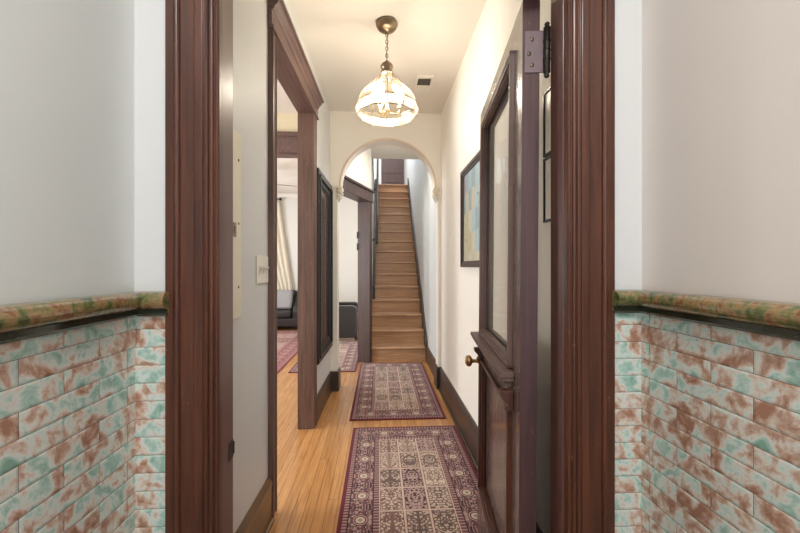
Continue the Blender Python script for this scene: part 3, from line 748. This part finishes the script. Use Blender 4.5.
pf = thing('framed_picture', 'dark-framed pastel patchwork picture on the right wall behind the open door', 'picture', (XR, 2.28, 1.395))
m = MB(); PW, PH = .785, .79
for a, b, d in ((0, .030, .030), (.026, .048, .022)):
    m.box(-d, -.002, a, b, a, PH - a); m.box(-d, -.002, PW - b, PW - a, a, PH - a); m.box(-d, -.002, a, PW - a, a, b); m.box(-d, -.002, a, PW - a, PH - b, PH - a)
m.build('frame', m_wood('dark_umber_frame', (.03, .02, .017), (.075, .052, .043), 'z', .35), pf, bevel=.002, merge=False)
MB().box(-.010, -.003, .045, PW - .045, .045, PH - .045).build('print', m_print('pastel_patchwork'), pf)
MB().box(-.0145, -.0125, .045, PW - .045, .045, PH - .045).build('glass', PICGLASS, pf)

for i, (z0, z1, lab) in enumerate(((1.86, 2.13, 'upper of two narrow black-edged frames on the wall behind the door hinge'), (1.585, 1.852, 'lower of two narrow black-edged frames on the wall behind the open door'))):
    nf = thing('certificate_frame', lab, 'picture frame', (XR, 1.17, z0), 0, 'narrow frames behind the door')
    m = MB(); w, h = .36, z1 - z0
    for q in ((0, .009, 0, h), (w - .009, w, 0, h)): m.box(-.012, -.001, q[0], q[1], q[2], q[3])
    m.box(-.012, -.001, 0, w, 0, .009); m.box(-.012, -.001, 0, w, h - .009, h)
    m.build('frame', BLACKF, nf); MB().box(-.006, -.002, .006, w - .006, .006, h - .006).build('paper', IVORY, nf)

ep = thing('electrical_panel', 'cream metal electrical panel cover on the left wall near the doorway', 'electrical panel', (LX(1.30), 1.30, 1.175), AL)
MB().box(.001, .012, 0, .385, 0, .81).build('cover', CREAM, ep, bevel=.004)
MB().box(.012, .020, .06, .315, .07, .74).build('panel_door', CREAM, ep, bevel=.004)
b = MB(); b.box(.020, .025, .265, .30, .35, .41); b.box(.025, .029, .275, .292, .365, .395); b.build('latch', BRONZE, ep, bevel=.001)
for zz in (.135, .412, .689):
    s_ = MB(); s_.lathe([(.006, .012), (.006, .0145), (.001, .0155)], (0, .352, zz), 10, 'x'); s_.build('screw', BRONZE, ep)

sw = thing('light_switch', 'white three-gang toggle switch plate on the left wall', 'switch', (LX(1.895), 1.895, 1.312), AL)
MB().box(.001, .008, 0, .168, 0, .143).build('plate', IVORY, sw, bevel=.003)
for k in range(3):
    t = MB(); t.box(.008, .0095, .028 + k * .046, .048 + k * .046, .052, .092); t.prism([(.009, .066), (.024, .078), (.022, .086), (.009, .078)], .033 + k * .046, .043 + k * .046, 'y'); t.build('toggle', m_plain('toggle_ivory', srgb(206, 202, 192), .4) if k == 0 else bpy.data.materials['toggle_ivory'], sw)  # toggles in a slightly darker ivory plastic than the plate

# ------------------------------------------------------------------ back room furniture
sofa = thing('sofa', 'black leather sofa against the back wall with a grey cushion', 'sofa', (-2.72, 8.46, 0))
def cushion(mb, x0, x1, y0, y1, z0, z1): return mb.box(x0, x1, y0, y1, z0, z1)
cushion(MB(), -1.02, 1.02, -.28, .30, .08, .27).build('base', LEATHER, sofa, bevel=.03, seg=3)
for x0 in (-.80, .005): cushion(MB(), x0, x0 + .79, -.30, .18, .27, .45).build('seat_cushion', LEATHER, sofa, bevel=.06, seg=4)
for x0 in (-.80, .005): 
    b = MB(); b.box(x0, x0 + .79, .08, .30, .42, .88, Matrix.Rotation(-.12, 4, 'X')); b.build('back_cushion', LEATHER, sofa, bevel=.07, seg=4)
for s_ in (-1, 1):
    pr = [(-.27, .08), (-.27, .40), (-.20, .52), (-.05, .62), (.12, .76), (.24, .90), (.33, .90), (.33, .08)]
    b = MB(); b.prism(pr, min(s_ * .80, s_ * 1.02), max(s_ * .80, s_ * 1.02), 'x'); b.build('arm', LEATHER, sofa, bevel=.05, seg=4)
for x in (-.95, .95):
    for y in (-.22, .24): MB().lathe([(.02, 0), (.028, .08)], (x, y, 0), 10).build('leg', FEET, sofa)
cu = thing('cushion', 'pale grey leather cushion leaning on the right arm of the black sofa', 'cushion', (-2.165, 8.30, .462), .0)
b = MB(); b.box(-.22, .22, -.05, .05, 0, .42, Matrix.Rotation(-.25, 4, 'X')); b.build('cover', GREYL, cu, bevel=.045, seg=4)

arm = thing('armchair', 'black leather armchair seen through the doorway beside the stairs', 'armchair', (-.86, 7.42, 0), PI / 2)
# local: faces -y; here turned so that it looks into the room
b = MB(); b.box(-.40, .40, -.40, .42, .06, .30); b.build('base', LEATHER, arm, bevel=.03, seg=3)
b = MB(); b.box(-.27, .27, -.42, .22, .30, .47); b.build('seat_cushion', LEATHER, arm, bevel=.05, seg=4)
b = MB(); b.box(-.40, .40, .18, .40, .28, .92, Matrix.Rotation(-.10, 4, 'X')); b.build('backrest', LEATHER, arm, bevel=.06, seg=4)
for s_ in (-1, 1):
    pr = [(-.42, .06), (-.42, .62), (-.35, .66), (.16, .66), (.28, .76), (.40, .90), (.45, .88), (.45, .06)]
    b = MB(); b.prism(pr, min(s_ * .26, s_ * .45), max(s_ * .26, s_ * .45), 'x'); b.build('arm', LEATHER, arm, bevel=.035, seg=4)
for x in (-.36, .36):
    b = MB(); b.box(x - .03, x + .03, -.38, .38, 0, .06); b.build('foot_rail', FEET, arm)

rod = thing('curtain_rod', 'dark curtain rod with ball finials high on the back wall', 'curtain rod', (-3.1, 8.925, 3.0))
m = MB(); m.tube([(-.8, 0, 0), (.72, 0, 0)], .012, 10); m.build('rod', IRON, rod)
for s_ in (-.8, .74): MB().ball((s_, 0, 0), .035).build('finial', IRON, rod)
for s_ in (-.6, .6): MB().tube([(s_, .073, -.02), (s_, 0, 0)], .008).build('bracket', IRON, rod)
cur = MB(); n = 40; vs = []; fs = []
for j in range(25):
    t = j / 24; z = 2.955 - t * 2.90
    sw_ = min(1, t / .72); xr = -2.38 + .30 * sw_ ** 1.1 - max(0, t - .72) * .5; xl = -3.25 + .55 * sw_ ** 1.6 - max(0, t - .72) * .2
    for i in range(n + 1):
        u = i / n; vs.append((xl + (xr - xl) * u, 8.925 + .03 * math.sin(u * 44 + 2 * t) * (1 - .4 * sw_), z))
for j in range(24):
    for i in range(n): a = j * (n + 1) + i; fs.append((a, a + 1, a + n + 2, a + n + 1))
cur.add(vs, fs, True); o = cur.build('curtain', CURT); md = o.modifiers.new('t', 'SOLIDIFY'); md.thickness = .006
tag(o, 'cream curtain swept aside on the back wall behind the black sofa', 'curtain')
wp = thing('wall_picture', 'narrow dark framed picture on the back wall right of the curtain', 'picture', (-1.93, 9.0, 1.05))
m = MB(); m.box(0, .5, -.03, -.002, 0, .035); m.box(0, .5, -.03, -.002, .965, 1.0); m.box(0, .035, -.03, -.002, 0, 1.0); m.box(.465, .5, -.03, -.002, 0, 1.0); m.build('frame', BLACKF, wp)
MB().box(.03, .47, -.012, -.003, .03, .97).build('print', m_plain('grey_print', (.4, .4, .4), .5, var=.3, scale=5), wp)

fan = thing('ceiling_fan', 'ceiling fan with brown blades and a light, seen through the left opening', 'ceiling fan', (-2.12, 6.55, CZ))
MB().lathe([(.001, 0), (.07, 0), (.06, -.04), (.014, -.06), (.014, -.22), (.09, -.23), (.12, -.26), (.12, -.33), (.08, -.37), (.05, -.38), (.05, -.42), (.001, -.42)][::-1], n=24).build('motor', BRONZE, fan)
MB().lathe([(.05, -.42), (.11, -.44), (.12, -.49), (.08, -.54), (.001, -.56)][::-1], n=24, cap=False).build('light_bowl', FANGLOW, fan)
for k in range(5):
    a = 2 * PI * k / 5 + .35
    xf = Matrix.Translation((0, 0, -.30)) @ Matrix.Rotation(a, 4, 'Z') @ Matrix.Rotation(.22, 4, 'X')
    m = MB(); m.prism([(.20, -.045), (.56, -.07), (.64, -.05), (.66, 0), (.64, .05), (.56, .07), (.20, .045)], -.004, .004, 'z', xf); bl = m.build('blade', FANW, fan)
    m = MB(); m.box(.10, .26, -.02, .02, -.008, -.004, xf); m.build('blade_arm', BRONZE, bl)

# ------------------------------------------------------------------ light
def area(name, loc, rot, sx, sy, power, col):
    l = bpy.data.lights.new(name, 'AREA'); l.shape = 'RECTANGLE'; l.size = sx; l.size_y = sy; l.energy = power; l.color = col
    o = bpy.data.objects.new(name, l); C.objects.link(o); o.location = loc; o.rotation_euler = rot; return o
area('daylight_front_door', (.05, -1.45, 1.75), (PI / 2, 0, 0), 1.0, 1.7, 7.5, (.95, .98, 1.0))
area('vestibule_ceiling_lamp', (.0, -.45, 2.9), (0, 0, 0), .45, .45, 31, (1, .97, .94))
area('daylight_front_room', (-4.55, 2.45, 1.6), (PI / 2, 0, -PI / 2), 1.8, 1.7, 210, (.95, .98, 1.0))
area('daylight_back_room', (-4.55, 6.5, 1.6), (PI / 2, 0, -PI / 2), 2.1, 1.7, 210, (.95, .98, 1.0))
area('stair_foot_fill', (.42, 4.75, 3.12), (0, 0, 0), .3, .3, 15, (1, .95, .88))  # added fill light, unseen above the arch, brightens the stairs
area('upstairs_lamp', (-.4, 8.2, 5.75), (0, 0, 0), .6, .6, 120, (.97, .98, 1.0))
w = bpy.data.worlds.new('world'); sc.world = w; w.use_nodes = True
w.node_tree.nodes['Background'].inputs[0].default_value = (.85, .92, 1, 1); w.node_tree.nodes['Background'].inputs[1].default_value = 1.0

# ------------------------------------------------------------------ camera
cam = bpy.data.cameras.new('camera'); co = bpy.data.objects.new('camera', cam); C.objects.link(co)
co.location = (0, 0, 1.40); co.rotation_euler = (PI / 2, 0, -math.atan(20 / 370))
cam.sensor_width = 36; cam.lens = 36 * 370 / 800; cam.clip_start = .02
sc.camera = co
sc.view_settings.view_transform = 'Standard'; sc.view_settings.look = 'None'; sc.view_settings.gamma = 1; sc.view_settings.use_curve_mapping = False
sc.view_settings.exposure = 0.12
try:
    sc.cycles.use_denoising = True; sc.cycles.max_bounces = 10; sc.cycles.transparent_max_bounces = 12; sc.cycles.diffuse_bounces = 6; sc.cycles.sample_clamp_indirect = 6; sc.cycles.caustics_reflective = False
except Exception: pass
